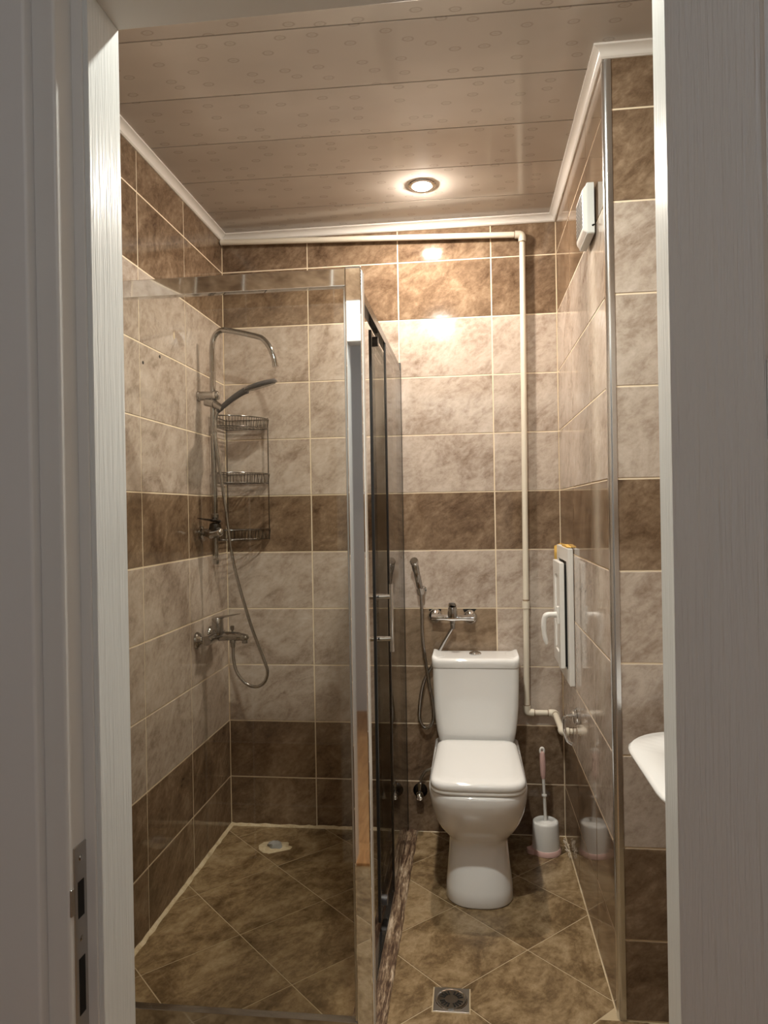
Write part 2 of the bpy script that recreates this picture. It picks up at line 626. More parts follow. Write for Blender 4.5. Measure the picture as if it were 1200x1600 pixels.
S = 0.331
S2 = math.sqrt(0.5)
DRX0, DRX1, DRY0, DRY1 = -0.127, -0.027, 2.020, 2.122
for i in range(-8, 9):
    for j in range(-8, 12):
        uu, vv = 1.095 + S * i, -2.53 + S * j
        g = 0.0021
        cs = [(uu + g, vv + g), (uu + S - g, vv + g), (uu + S - g, vv + S - g), (uu + g, vv + S - g)]
        pl = [((a + b) * S2, (a - b) * S2) for a, b in cs]
        cx = sum(p[0] for p in pl) / 4
        cy = sum(p[1] for p in pl) / 4
        for ax, val, less in ((0, XL + 0.004, False), (0, XA - 0.004, True), (1, YF, False), (1, YB - 0.004, True)):
            if pl:
                pl = clip(pl, ax, val, less)
        if pl and max(p[1] for p in pl) > YP:
            if cy > YP:
                pl = clip(pl, 0, XR - 0.003, True)
            elif max(p[0] for p in pl) > XR:
                pl = clip(pl, 1, YP - 0.003, True) if cx > XR else clip(pl, 0, XR - 0.003, True)
        if len(pl) < 3:
            continue
        area = 0.5 * abs(sum(pl[k][0] * pl[(k + 1) % len(pl)][1] - pl[(k + 1) % len(pl)][0] * pl[k][1] for k in range(len(pl))))
        if area < 0.0004:
            continue
        pieces = [pl]
        bx0, bx1 = min(p[0] for p in pl), max(p[0] for p in pl)
        by0, by1 = min(p[1] for p in pl), max(p[1] for p in pl)
        if bx0 < DRX1 and bx1 > DRX0 and by0 < DRY1 and by1 > DRY0:     # cut around the drain
            q = 0.004
            a = clip(pl, 1, DRY1 + q, False)
            b = clip(pl, 1, DRY0 - q, True)
            c = clip(clip(pl, 1, DRY1 + q, True), 1, DRY0 - q, False)
            pieces = [a, b, clip(c, 0, DRX0 - q, True), clip(c, 0, DRX1 + q, False)]
        tb = MB()
        ok = False
        ccx, ccy = (bx0 + bx1) / 2, (by0 + by1) / 2
        for pc in pieces:
            if len(pc) >= 3:
                tb.prism([(x - ccx, y - ccy) for x, y in pc], -0.0085, 0.0)
                ok = True
        if ok:
            o = tb.build('floor_tile', 'tile_floor')
            o.location = (ccx, ccy, random.uniform(-0.0004, 0.0003))
            o.rotation_euler = (random.uniform(-.0012, .0012), random.uniform(-.0012, .0012), 0)
            o.parent = floor


def bead(name, p0, p1, nrm, w, h, seed, label, n=34):
    """rough caulk fillet running along the foot of a wall"""
    rnd = random.Random(seed)
    p0, p1, nv = Vector(p0), Vector(p1), Vector(nrm)
    rings = []
    for k in range(n + 1):
        p = p0.lerp(p1, k / n)
        a = w * rnd.uniform(0.55, 0.95)
        b = h * rnd.uniform(0.55, 0.9)
        rings.append([p, p + nv * a, p + nv * a * 0.55 + Vector((0, 0, b * 0.5)), p + Vector((0, 0, b))])
    o = MB().rings(rings).build(name, 'caulk', None)
    return tag(o, label, 'caulk', kind='structure')


bead('trim_1', (XL, 1.93, 0), (XL, YB, 0), (1, 0, 0), 0.014, 0.016, 1, 'rough cream caulk line where shower floor meets left wall')
bead('trim_2', (XL, YB, 0), (-0.33, YB, 0), (0, -1, 0), 0.010, 0.015, 2, 'rough cream caulk line where shower floor meets back wall')
bead('trim_3', (XR, YP + 0.02, 0), (XR, YB, 0), (-1, 0, 0), 0.0035, 0.004, 3, 'thin cream caulk line where the floor meets the right wall')
bead('trim_4', (-0.24, YB, 0), (XR, YB, 0), (0, -1, 0), 0.0035, 0.004, 4, 'thin cream caulk line behind the toilet foot')

# ------------------------------------------------------------------ ceiling planks and cornice
ceiling = tag(MB().box(XL - 0.1, XA + 0.1, YF - 0.11, YB + 0.1, ZC + 0.012, ZC + 0.06).build('ceiling', 'dark_plastic'),
              'suspended ceiling of glossy beige plastic planks', 'ceiling', kind='structure')
SLOPE = 0.021
LAMPS = [(-0.163, 2.783), (-0.175, 1.430)]
edges = [0.74, 1.01, 1.28, 1.55, 1.82, 2.09, 2.36, 2.63, 2.90, 3.17]
for a, b in zip(edges, edges[1:]):
    y0a, y1a = a + 0.0025, b - 0.0025
    pl = [(XL, y0a), (XA, y0a + SLOPE * (XA - XL)), (XA, y1a + SLOPE * (XA - XL)), (XL, y1a)]
    pl = clip(clip(pl, 1, YF, False), 1, YB, True)
    if len(pl) < 3:
        continue
    cx, cy = -0.13, (a + b) / 2
    t = MB()
    t.prism([(x - cx, y - cy) for x, y in pl], 0.0, 0.009)
    o = t.build('ceiling_plank', 'ceiling_plastic')
    o.location = (cx, cy, ZC)
    o.parent = ceiling
path = [(XL, YF), (XL, YB), (XR, YB), (XR, YP), (XA, YP), (XA, YF)]
prof = [(0, 0.0), (0.028, 0.0), (0.028, -0.005), (0.020, -0.0075), (0.012, -0.013), (0.0085, -0.020), (0.0085, -0.026), (0.004, -0.030), (0, -0.030)]
names = ['along the left shower wall', 'along the back wall above the pipe', 'along the right wall above the fan',
         'above the narrow tiled face', 'above the washbasin wall']
nr = []
for a, b in zip(path, path[1:]):
    dd = Vector((b[0] - a[0], b[1] - a[1])).normalized()
    nr.append(Vector((dd.y, -dd.x)))
for k, (a, b) in enumerate(zip(path, path[1:])):
    def miter(i):
        if i == 0:
            return nr[0]
        if i == len(path) - 1:
            return nr[-1]
        return (nr[i - 1] + nr[i]) / (1 + nr[i - 1].dot(nr[i]))
    m0, m1 = miter(k), miter(k + 1)
    rings = [[Vector((a[0] + m0.x * d_, a[1] + m0.y * d_, ZC + z_)) for d_, z_ in prof],
             [Vector((b[0] + m1.x * d_, b[1] + m1.y * d_, ZC + z_)) for d_, z_ in prof]]
    o = MB().rings(rings).build('trim_%d' % (k + 5), 'plastic_trim', None, 35)
    tag(o, 'white plastic ceiling cornice ' + names[k], 'cornice', kind='structure')
# satin metal strip on the outer tile corner
t = MB()
cxx, cyy = XR + 0.010, YP + 0.010
arc = [(cxx + 0.0125 * math.cos(math.radians(a)), cyy + 0.0125 * math.sin(math.radians(a))) for a in range(180, 271, 9)]
arc += [(XR + 0.020, YP - 0.0025), (XR + 0.020, YP + 0.012), (XR + 0.012, YP + 0.020), (XR - 0.0025, YP + 0.020)]
t.prism(arc, 0.0, ZC - 0.025)
tag(t.build('trim_10', 'aluminium', None, 40), 'satin metal quarter-round strip on the tiled wall corner', 'corner strip', kind='structure')

# ------------------------------------------------------------------ recessed ceiling spots
LAB = ['lit round spot lamp in the ceiling near the back wall', 'lit round spot lamp in the ceiling just inside the doorway']
for k, (lx, ly) in enumerate(LAMPS):
    t = thing('ceiling_spot', LAB[k], 'ceiling lamp', (lx, ly, ZC), 'recessed ceiling spots')
    MB().lathe([(0.0375, 0.0), (0.0375, -0.002), (0.040, -0.0055), (0.046, -0.006), (0.0525, -0.0035), (0.054, 0.0)], (lx, ly, ZC), (0, 0, 1), 40).build('trim_ring', 'chrome_dull', t, 40)
    emit('bulb_glow_%d' % k, SPOT_COLOR[k], SPOT_STRENGTH[k])
    MB().lathe([(0.0360, -0.002), (0.0355, -0.005), (0.030, -0.0105), (0.019, -0.0145), (0.008, -0.0162), (0.0, -0.0165)], (lx, ly, ZC), (0, 0, 1), 24).build('bulb', 'bulb_glow_%d' % k, t, 60)

# ------------------------------------------------------------------ doorway
fr = thing('trim_11', 'white painted wooden door frame with steel strike plate on the left', 'door frame', (DX0, 0.9, 0), kind='structure')
RB0, RB1 = DX0 - 0.020, DX1 + 0.020
t = MB().box(JB0 + 0.004, DX0, 0.870, YF + 0.004, 0, DZ, 0.0012)
t.build('jamb', 'paint_frame', fr)
t = MB().box(DX1, JB1 - 0.004, 0.870, YF + 0.004, 0, DZ, 0.0012)
t.build('jamb', 'paint_frame', fr)
MB().box(JB0 + 0.004, JB1 - 0.004, 0.870, YF + 0.004, DZ, JZ, 0.0012).build('head', 'paint_plain', fr)
# rebate the leaf closes against, with rounded outer edge
MB().box(JB0 + 0.004, RB0, 0.828, 0.8705, 0, DZ + 0.020, 0.004, 3).build('rebate', 'paint_plain', fr, 40)
MB().box(RB1, JB1 - 0.004, 0.828, 0.8705, 0, DZ + 0.020, 0.004, 3).build('rebate', 'paint_plain', fr, 40)
MB().box(JB0 + 0.004, JB1 - 0.004, 0.828, 0.8705, DZ + 0.020, JZ, 0.004, 3).build('rebate', 'paint_plain', fr, 40)
# small bead between rebate and stop
MB().box(RB0 - 0.001, DX0 - 0.006, 0.866, 0.8715, 0, DZ, 0.002).build('stop_bead', 'paint_plain', fr, 40)
# architraves on the hall side
MB().box(JB0 - 0.085, JB0 + 0.006, 0.812, 0.832, 0, JZ + 0.07, 0.004, 3).build('architrave', 'paint_casing', fr, 40)
MB().box(JB1 - 0.006, JB1 + 0.085, 0.812, 0.832, 0, JZ + 0.07, 0.004, 3).build('architrave', 'paint_casing', fr, 40)
MB().box(JB0 + 0.006, JB1 - 0.006, 0.812, 0.832, JZ - 0.006, JZ + 0.07, 0.004, 3).build('architrave', 'paint_casing', fr, 40)
sp = MB().box(RB0 - 0.001, RB0 + 0.0015, 0.838, 0.8665, 0.735, 0.985, 0.0008).build('strike_plate', 'steel', fr)
for (za, zb) in ((0.895, 0.940), (0.775, 0.845)):
    MB().box(RB0 + 0.0012, RB0 + 0.0019, 0.845, 0.859, za, zb, 0.0002).build('bolt_slot', 'black_void', sp)
for zz in (0.968, 0.868, 0.752):
    MB().lathe([(0.004, 0), (0.004, 0.0006), (0.002, 0.0012)], (RB0 + 0.0014, 0.852, zz), (1, 0, 0), 12).build('screw', 'chrome_dull', sp)
MB().box(RB0 - 0.004, RB0 + 0.002, 0.830, 0.837, 0.905, 0.938, 0.001).build('strike_lip', 'steel', sp)

# the leaf: stiles, rails and raised panels, swung wide open into the hall
PIN = Vector((0.238, 0.822, 0))
PHI = math.radians(130)
leaf = thing('door_1', 'white grained panelled door leaf standing open at the right edge', 'door', PIN, kind='structure')
LW, LH, LT = 0.745, 2.045, 0.040
# leaf space: x from hinge (0) to lock edge (-LW), y 0 = hall face .. LT = bathroom face
ST = 0.102
RAILS = [(0.012, 0.20), (1.451, 1.528), (1.90, LH)]
parts = []
parts.append(('stile', MB().box(-0.005 - ST, -0.005, 0.002, 0.002 + LT, 0.012, LH, 0.002)))
parts.append(('stile', MB().box(-LW, -LW + ST, 0.002, 0.002 + LT, 0.012, LH, 0.002)))
for za, zb in RAILS:
    parts.append(('rail', MB().box(-LW + ST, -0.005 - ST, 0.002, 0.002 + LT, za, zb, 0.0015)))
for za, zb in ((0.20, 1.451), (1.528, 1.90)):
    pa = rrect(-LW + ST - 0.002, -0.003 - ST, za - 0.002, zb + 0.002, 0.0005)
    pb = rrect(-LW + ST + 0.012, -0.017 - ST, za + 0.012, zb - 0.012, 0.010)
    pc = rrect(-LW + ST + 0.050, -0.055 - ST, za + 0.050, zb - 0.050, 0.008)
    y_ = 0.002 + LT
    q = MB()
    q.rings([[Vector((x, 0.010, z)) for x, z in pa], [Vector((x, y_ - 0.001, z)) for x, z in pa],
             [Vector((x, y_ + 0.004, z)) for x, z in rrect(-LW + ST + 0.006, -0.011 - ST, za + 0.006, zb - 0.006, 0.006)],
             [Vector((x, y_ - 0.009, z)) for x, z in pb], [Vector((x, y_ - 0.001, z)) for x, z in pc]])
    parts.append(('panel', q))
for nm, q in parts:
    o = q.build(nm, 'paint_door', None, 30)
    o.parent = leaf
for zz in (0.25, 1.80):
    o = MB().lathe([(0.006, 0), (0.006, 0.09), (0.004, 0.095)], (-0.001, -0.004, zz), (0, 0, 1), 12).build('hinge', 'chrome_dull', None, 40)
    o.parent = leaf
leaf.rotation_euler = (0, 0, PHI)

# ------------------------------------------------------------------ hallway behind the photographer
HX0, HX1, HY0 = -1.30, 1.55, -1.25
tag(MB().box(HX0 - 0.1, HX0, HY0, 0.835, -0.02, 2.62).build('wall_hall_left', 'plaster_white'), 'white plastered hallway wall left of the doorway', 'wall', kind='structure')
tag(MB().box(HX1, HX1 + 0.1, HY0, 0.835, -0.02, 2.62).build('wall_hall_right', 'plaster_white'), 'white plastered hallway wall right of the doorway', 'wall', kind='structure')
tag(MB().box(HX0 - 0.1, HX1 + 0.1, HY0 - 0.1, HY0, -0.02, 2.62).build('wall_hall_back', 'plaster_white'), 'white plastered hallway wall facing the bathroom', 'wall', kind='structure')
tag(MB().box(HX0 - 0.1, HX1 + 0.1, HY0 - 0.1, 0.835, 2.60, 2.68).build('ceiling_hall', 'plaster_white'), 'white plastered hallway ceiling', 'ceiling', kind='structure')
fh = tag(MB().box(HX0 - 0.1, HX1 + 0.1, HY0 - 0.1, 0.935, -0.06, -0.012).build('floor_hall', 'dark_plastic'), 'orange-brown laminate hallway floor', 'floor', kind='structure')
k = 0
xx = HX0
while xx < HX1:
    x2 = min(xx + 0.19, HX1)
    off = 0.6 if k % 2 else 0.0
    ys = [HY0] + [y for y in (-0.45 + off, 0.75 + off) if HY0 < y < 0.83] + [0.94 if (xx > DX0 - 0.02 and x2 < DX1 + 0.02) else 0.832]
    for a, b in zip(ys, ys[1:]):
        o = MB().box(-(x2 - xx) / 2 + 0.0004, (x2 - xx) / 2 - 0.0004, -(b - a) / 2 + 0.0004, (b - a) / 2 - 0.0004, -0.012, 0.0).build('floorboard', 'laminate')
        o.location = ((xx + x2) / 2, (a + b) / 2, 0)
        o.parent = fh
    xx = x2
    k += 1
tag(MB().box(JB0 + 0.01, JB1 - 0.01, 0.835, YF, -0.01, 0.012, 0.004, 2).build('trim_12', 'laminate'), 'low wooden threshold board under the doorway', 'threshold', kind='structure')
hl = thing('hall_lamp', 'round frosted ceiling lamp in the hallway', 'ceiling lamp', (0.15, -0.55, 2.60))
MB().lathe([(0.15, 0.0), (0.15, -0.015), (0.14, -0.02)], (0.15, -0.55, 2.60), (0, 0, 1), 32).build('lamp_base', 'plastic_white', hl, 40)
emit('hall_glow', HALL_COLOR, HALL_STRENGTH)
MB().lathe([(0.135, -0.02), (0.130, -0.045), (0.10, -0.07), (0.05, -0.083), (0.0, -0.086)], (0.15, -0.55, 2.60), (0, 0, 1), 32).build('shade', 'hall_glow', hl, 60)

# ------------------------------------------------------------------ shower enclosure
thr = MB()
rnd = random.Random(5)
rings = []
for k in range(41):
    y = 1.885 + (YB - 0.004 - 1.885) * k / 40
    e0, e1 = rnd.uniform(-.002, .002), rnd.uniform(-.0015, .0015)
    rings.append([Vector(p) for p in ((-0.345, y, 0), (-0.345, y, 0.008), (-0.338, y, 0.012), (-0.270 + e0, y, 0.012 + e1), (-0.262 + e0, y, 0.006 + e1 * 0.5),
                                      (-0.253, y, 0.006), (-0.249 + e1, y, 0.0))])
thr.rings(rings)
tag(thr.build('shower_threshold', 'threshold_stone', None, 50), 'stained stone strip on the floor under the sliding shower door', 'threshold')

enc = thing('shower_enclosure', 'clear glass corner shower enclosure with chrome frame and sliding door', 'shower enclosure', (-0.30, 1.91, 0))
PX0, PX1, PY0, PY1 = -0.3175, -0.2745, 1.886, 1.935
t = MB()
pl = [(PX0, PY1), (PX0, PY0 + 0.003), (PX0 + 0.0010, PY0 + 0.0008), (PX0 + 0.003, PY0),
      (PX1 - 0.003, PY0), (PX1 - 0.0010, PY0 + 0.0008), (PX1, PY0 + 0.003), (PX1, PY1)]
t.prism(pl, 0.0, 2.030)
post = t.build('corner_post', 'chrome_flat', enc, 15)
MB().box(PX0, PX1, PY0 + 0.004, PY1, 2.0302, 2.036, 0.002).build('post_cap', 'chrome_dull', post, 40)
MB().box(PX1 - 0.0005, PX1 + 0.0015, PY0 + 0.010, PY1 - 0.005, 0.03, 2.028, 0.001).build('edge_strip', 'plastic_white', post)
MB().box(XL + 0.001, PX0, 1.888, 1.914, 1.986, 2.032, 0.0015).build('front_top_rail', 'chrome', enc, 40)
MB().box(XL + 0.001, PX0, 1.888, 1.914, 0.001, 0.047, 0.0015).build('front_bottom_rail', 'chrome_dull', enc, 40)
MB().box(XL + 0.001, XL + 0.030, 1.890, 1.912, 0.047, 1.986, 0.0015).build('wall_profile', 'chrome', enc, 40)
MB().box(XL + 0.022, PX0 + 0.004, 1.898, 1.904, 0.040, 1.990).build('front_glass', 'shower_glass', enc)
MB().box(PX0 - 0.006, PX0 - 0.0002, 1.892, 1.912, 0.047, 1.986, 0.0008).build('seal', 'chrome_dull', enc)
# side: rails, fixed pane, sliding pane
MB().box(-0.313, -0.291, PY1, YB - 0.003, 1.988, 2.018, 0.0015).build('side_top_rail', 'dark_metal', enc, 40)
MB().box(-0.313, -0.291, PY1, YB - 0.003, 0.0135, 0.036, 0.0015).build('side_bottom_rail', 'chrome_dull', enc, 40)
MB().box(-0.312, -0.288, YB - 0.030, YB - 0.003, 0.0135, 2.030, 0.002).build('wall_profile', 'dark_metal', enc, 40)
MB().box(-0.2945, -0.2885, YB - 0.036, YB - 0.030, 0.045, 1.99).build('seal', 'black_rubber', enc)
fx = MB().box(-0.2945, -0.2890, 2.575, YB - 0.036, 0.040, 1.990).build('fixed_pane', 'shower_glass', enc)
MB().box(-0.2965, -0.2880, 2.560, 2.576, 0.042, 1.988, 0.001).build('edge_profile', 'dark_metal', fx, 40)
dr = MB().box(-0.3185, -0.3130, 2.365, 2.990, 0.052, 1.984).build('sliding_pane', 'shower_glass', enc)
MB().box(-0.3205, -0.3115, 2.350, 2.366, 0.050, 1.984, 0.001).build('seal', 'black_rubber', dr)
h = MB()
for zz in (1.108, 0.968):
    h.tube([(-0.340, 2.400, zz), (-0.270, 2.400, zz)], 0.0088, 14)
    h.tube([(-0.346, 2.400, zz), (-0.340, 2.400, zz)], [0.0115, 0.0115], 14)
h.tube([(-0.266, 2.400, 1.150), (-0.266, 2.400, 0.925)], 0.0065, 12)
h.build('handle', 'chrome', dr, 40)
for zz, yy in ((1.965, 2.44), (1.965, 2.92), (0.078, 2.44), (0.078, 2.92)):
    MB().tube([(-0.325, yy, zz), (-0.300, yy, zz)], 0.017, 20).build('roller', 'dark_plastic', dr, 40)
    MB().tube([(-0.329, yy, zz), (-0.325, yy, zz)], 0.010, 16).build('roller_cap', 'chrome', dr, 40)

# ------------------------------------------------------------------ shower column
RX, RY = -1.022, 2.83
sc_ = thing('shower_column', 'chrome shower riser pipe with bent overhead arm on the left wall', 'shower column', (RX, RY, 1.19))
arm = spline([(RX, RY, 2.00), (RX, RY, 2.06), (-1.013, RY, 2.103), (-0.990, RY, 2.127), (-0.955, RY, 2.128), (-0.840, RY, 2.100), (-0.808, RY, 2.084), (-0.783, RY, 2.050), (-0.768, RY, 2.010), (-0.763, RY, 1.982)], 6)
MB().tube(arm, 0.0110, 14).build('overhead_arm', 'fitting_chrome', sc_, 50)
MB().tube([(-0.763, RY, 1.990), (-0.762, RY, 1.974)], 0.0125, 14).build('arm_nut', 'chrome_dull', sc_, 40)
MB().tube([(RX, RY, 1.22), (RX, RY, 2.005)], 0.0118, 16).build('riser', 'fitting_chrome', sc_, 50)
MB().lathe([(0.0130, 0), (0.0135, 0.004), (0.0135, 0.018), (0.012, 0.022)], (RX, RY, 1.190), (0, 0, 1), 6).build('end_nut', 'chrome_dull', sc_)
MB().tube([(RX, RY, 1.190), (RX, RY, 1.225)], 0.0095, 12).build('end_thread', 'chrome_dull', sc_, 40)
b = MB()
b.lathe([(0.021, 0.0), (0.021, 0.006), (0.0185, 0.008), (0.0185, 0.060), (0.0195, 0.064), (0.0195, 0.070)], (XL + 0.0005, RY, 1.868), (1, 0, 0), 24)
b.build('upper_bracket', 'chrome_dull', sc_, 40)
MB().lathe([(0.0190, 0), (0.0195, 0.006), (0.0175, 0.014), (0.011, 0.019), (0.0, 0.021)], (-1.012, RY - 0.004, 1.868), (1, -0.2, 0), 24).build('bracket_knob', 'chrome', sc_, 60)
# slider that carries the hand shower
s = MB()
s.tube([(-1.050, RY - 0.006, 1.842), (-1.010, RY - 0.016, 1.832)], [0.015, 0.017], 18)
s.tube([(-1.012, RY - 0.014, 1.834), (-0.976, RY - 0.022, 1.812)], [0.016, 0.0125], 18)
s.build('slider', 'chrome_dull', sc_, 40)
# lower bracket: diverter body with a flat lever over it
b = MB()
b.lathe([(0.026, 0), (0.026, 0.010), (0.017, 0.014), (0.016, 0.030)], (XL + 0.0005, RY, 1.318), (1, 0, 0), 20)
b.tube(spline([(-1.060, RY - 0.004, 1.318), (-1.040, RY - 0.012, 1.312), (-1.005, RY - 0.012, 1.318)], 6), [0.016] * 6 + [0.019] * 7, 18)
b.build('lower_bracket', 'chrome_dull', sc_, 40)
MB().lathe([(0.016, 0), (0.018, 0.006), (0.015, 0.016), (0.007, 0.022), (0.0, 0.023)], (-1.006, RY - 0.012, 1.318), (1, -0.2, 0.25), 20).build('bracket_knob', 'chrome', sc_, 60)
MB().lathe([(0.022, 0), (0.026, 0.008), (0.022, 0.030), (0.014, 0.036)], (RX, RY, 1.322), (0, 0, 1), 20).build('lever_base', 'dark_metal', sc_, 40)
rings = []
for k in range(9):
    s_ = k / 8
    c = Vector((-1.006, RY, 1.362)).lerp(Vector((-1.062, RY - 0.078, 1.376)), s_)
    wv = Vector((0.81, -0.58, 0)) * (0.024 * math.sqrt(max(0.02, 1 - (2 * s_ - 0.85) ** 2 / 1.5)))
    th = 0.006 * (1 - 0.7 * s_)
    rings.append([c - wv, c - wv * 0.6 + Vector((0, 0, th)), c + wv * 0.6 + Vector((0, 0, th)), c + wv, c + wv * 0.5 - Vector((0, 0, th)), c - wv * 0.5 - Vector((0, 0, th))])
MB().rings(rings).build('lever', 'dark_metal', sc_, 50)
MB().lathe([(0.014, 0), (0.016, 0.004), (0.016, 0.018), (0.012, 0.022)], (RX, RY, 1.372), (0, 0, 1), 18).build('collar', 'chrome_dull', sc_, 40)

# hand shower with its hose
hs = thing('hand_shower', 'chrome hand shower with flat black head held below the overhead arm', 'hand shower', (-0.98, RY - 0.02, 1.81))
hp = spline([(-0.996, RY - 0.019, 1.802), (-0.965, RY - 0.024, 1.826), (-0.925, RY - 0.03, 1.853), (-0.885, RY - 0.035, 1.874), (-0.868, RY - 0.037, 1.880)], 6)
MB().tube(hp, [0.0095 + 0.005 * i / (len(hp) - 1) for i in range(len(hp))], 14).build('handle', 'dark_plastic', hs, 50)
hd = Vector((0.235, -0.10, 0.967)).normalized()
ax = Vector((-0.25, -0.175, 0.95)).normalized()
hc = Vector((-0.812, RY - 0.045, 1.896))
MB().lathe([(0.058, -0.009), (0.066, -0.006), (0.068, 0.0), (0.062, 0.008), (0.030, 0.0125), (0.0, 0.013)], hc, ax, 36).build('shower_head', 'dark_plastic', hs, 50)
MB().lathe([(0.056, -0.0095), (0.060, -0.0098), (0.060, -0.0085), (0.05, -0.0085)], hc, ax, 36).build('face_ring', 'dark_metal', hs, 50)
hose = spline([(-0.996, RY - 0.019, 1.802), (-1.008, RY - 0.016, 1.76), (-1.006, RY - 0.02, 1.684), (-0.995, RY - 0.01, 1.567), (-0.979, RY, 1.425), (-0.948, RY, 1.193), (-0.886, RY, 0.962), (-0.831, RY, 0.809),
               (-0.816, RY, 0.758), (-0.83, RY, 0.716), (-0.864, RY, 0.698), (-0.906, RY, 0.711), (-0.943, RY, 0.756), (-0.958, RY + 0.008, 0.808), (-0.961, RY + 0.015, 0.854)], 10)
hm = MB()
n_ = 420
L = [0.0]
for a, b in zip(hose, hose[1:]):
    L.append(L[-1] + (b - a).length)


def resample(P, n):
    L = [0.0]
    for a, b in zip(P, P[1:]):
        L.append(L[-1] + (b - a).length)
    out, j = [], 0
    for k in range(n + 1):
        d_ = L[-1] * k / n
        while j < len(L) - 2 and L[j + 1] < d_:
            j += 1
        out.append(P[j].lerp(P[j + 1], (d_ - L[j]) / max(1e-9, L[j + 1] - L[j])))
    return out


def ribbed(P, n, r, amp=0.12):
    return resample(P, n), [r * (1 + amp * (1 if k % 2 else -1)) for k in range(n + 1)]


a, b = ribbed(hose, 420, 0.0066, 0.07)
MB().tube(a, b, 9).build('hose', 'chrome_dull', hs, 80)

# bath mixer below
bmx = thing('bath_mixer', 'chrome single-lever bath mixer with spout low on the left shower wall', 'mixer tap', (XL, 2.845, 0.89))
for yy in (2.770, 2.920):
    MB().lathe([(0.034, 0), (0.034, 0.004), (0.029, 0.012), (0.016, 0.020), (0.013, 0.026), (0.013, 0.040)], (XL + 0.0005, yy, 0.893), (1, 0, 0), 28).build('rosette', 'fitting_chrome', bmx, 40)
b = MB()
b.tube(spline([(-1.040, 2.755, 0.893), (-1.034, 2.80, 0.895), (-1.030, 2.845, 0.897), (-1.034, 2.89, 0.895), (-1.040, 2.935, 0.893)], 5), [0.019] + [0.0195] * 19 + [0.019], 18)
b.build('body', 'fitting_chrome', bmx, 50)
MB().lathe([(0.024, 0), (0.0255, 0.012), (0.0245, 0.028), (0.0235, 0.029), (0.0235, 0.064), (0.019, 0.070), (0.0, 0.071)], (-1.022, 2.838, 0.905), (0, 0, 1), 28).build('cartridge', 'fitting_chrome', bmx, 40)
t = MB()
rings = []
for k in range(9):
    s_ = k / 8
    c = Vector((-1.028, 2.838, 0.971)).lerp(Vector((-0.926, 2.830, 0.990)), s_)
    hw, th = 0.018 - 0.007 * s_, 0.006 - 0.0045 * s_
    rings.append([c + Vector((0, -hw, 0)), c + Vector((0, -hw * 0.6, th)), c + Vector((0, hw * 0.6, th)), c + Vector((0, hw, 0)), c + Vector((0, hw * 0.5, -th)), c + Vector((0, -hw * 0.5, -th))])
t.rings(rings).build('lever', 'fitting_chrome', bmx, 50)
MB().tube(spline([(-1.020, 2.845, 0.896), (-0.985, 2.845, 0.898), (-0.945, 2.845, 0.897), (-0.910, 2.845, 0.891), (-0.900, 2.845, 0.884)], 5), [0.019] * 6 + [0.018] * 6 + [0.0155] * 5 + [0.013, 0.012, 0.011, 0.010], 18).build('spout', 'fitting_chrome', bmx, 50)
MB().lathe([(0.011, 0), (0.0115, -0.012), (0.010, -0.013)], (-0.911, 2.845, 0.882), (0, 0, 1), 16).build('aerator', 'chrome_dull', bmx, 40)
MB().lathe([(0.0045, 0), (0.0045, 0.014), (0.008, 0.015), (0.0085, 0.030), (0.006, 0.032)], (-0.963, 2.845, 0.908), (0, 0, 1), 16).build('diverter_knob', 'chrome_dull', bmx, 40)
MB().lathe([(0.012, 0), (0.013, -0.012), (0.010, -0.014), (0.010, -0.030)], (-0.962, 2.845, 0.884), (0, 0, 1), 16).build('hose_nut', 'chrome_dull', bmx, 40)

# ------------------------------------------------------------------ corner wire caddy
cd = thing('corner_caddy', 'three-tier chrome wire basket shelf in the shower corner', 'caddy', (XL + 0.01, YB - 0.01, 1.29))
CR = 0.195
ox, oy = XL + 0.010, YB - 0.010


def quarter(rad, z, n=20):
    return [(ox + rad * math.sin(PI / 2 * k / n), oy - rad * math.cos(PI / 2 * k / n), z) for k in range(n + 1)]


for zt in (1.805, 1.565, 1.322):
    t = MB()
    for zz, rr, w in ((zt, CR, 0.0028), (zt - 0.042, CR - 0.006, 0.0022)):
        t.tube([(ox, oy, zz)] + quarter(rr, zz) + [(ox, oy, zz)], w, 6, False)
    wv = quarter(CR + 0.001, zt)
    for k in range(0, 25):
        a_ = PI / 2 * k / 24
        p = Vector((ox + CR * math.sin(a_), oy - CR * math.cos(a_), zt))
        q = Vector((ox + (CR - 0.006) * math.sin(a_), oy - (CR - 0.006) * math.cos(a_), zt - 0.042))
        t.tube([p, q], 0.0013, 5)
    for k in range(1, 12):                       # floor wires and side wires
        xx = ox + (CR - 0.006) * k / 12
        yy = oy - math.sqrt(max(0, (CR - 0.006) ** 2 - (xx - ox) ** 2))
        t.tube([(xx, oy, zt), (xx, oy, zt - 0.042), (xx, yy, zt - 0.042)], 0.0013, 5)
        yq = oy - (CR - 0.006) * k / 12
        t.tube([(ox, yq, zt), (ox, yq, zt - 0.042)], 0.0013, 5)
    t.tube([(ox + 0.012, oy - CR * 0.62, zt - 0.042), (ox + CR * 0.70, oy - 0.02, zt - 0.042)], 0.0018, 5)
    t.build('basket', 'wire_chrome', cd, 60)
for (px, py) in ((ox + CR - 0.004, oy - 0.004), (ox + 0.004, oy - CR + 0.004), (ox + 0.003, oy - 0.003)):
    MB().tube([(px, py, 1.275), (px, py, 1.812)], 0.0026, 8).build('upright', 'wire_chrome', cd, 60)

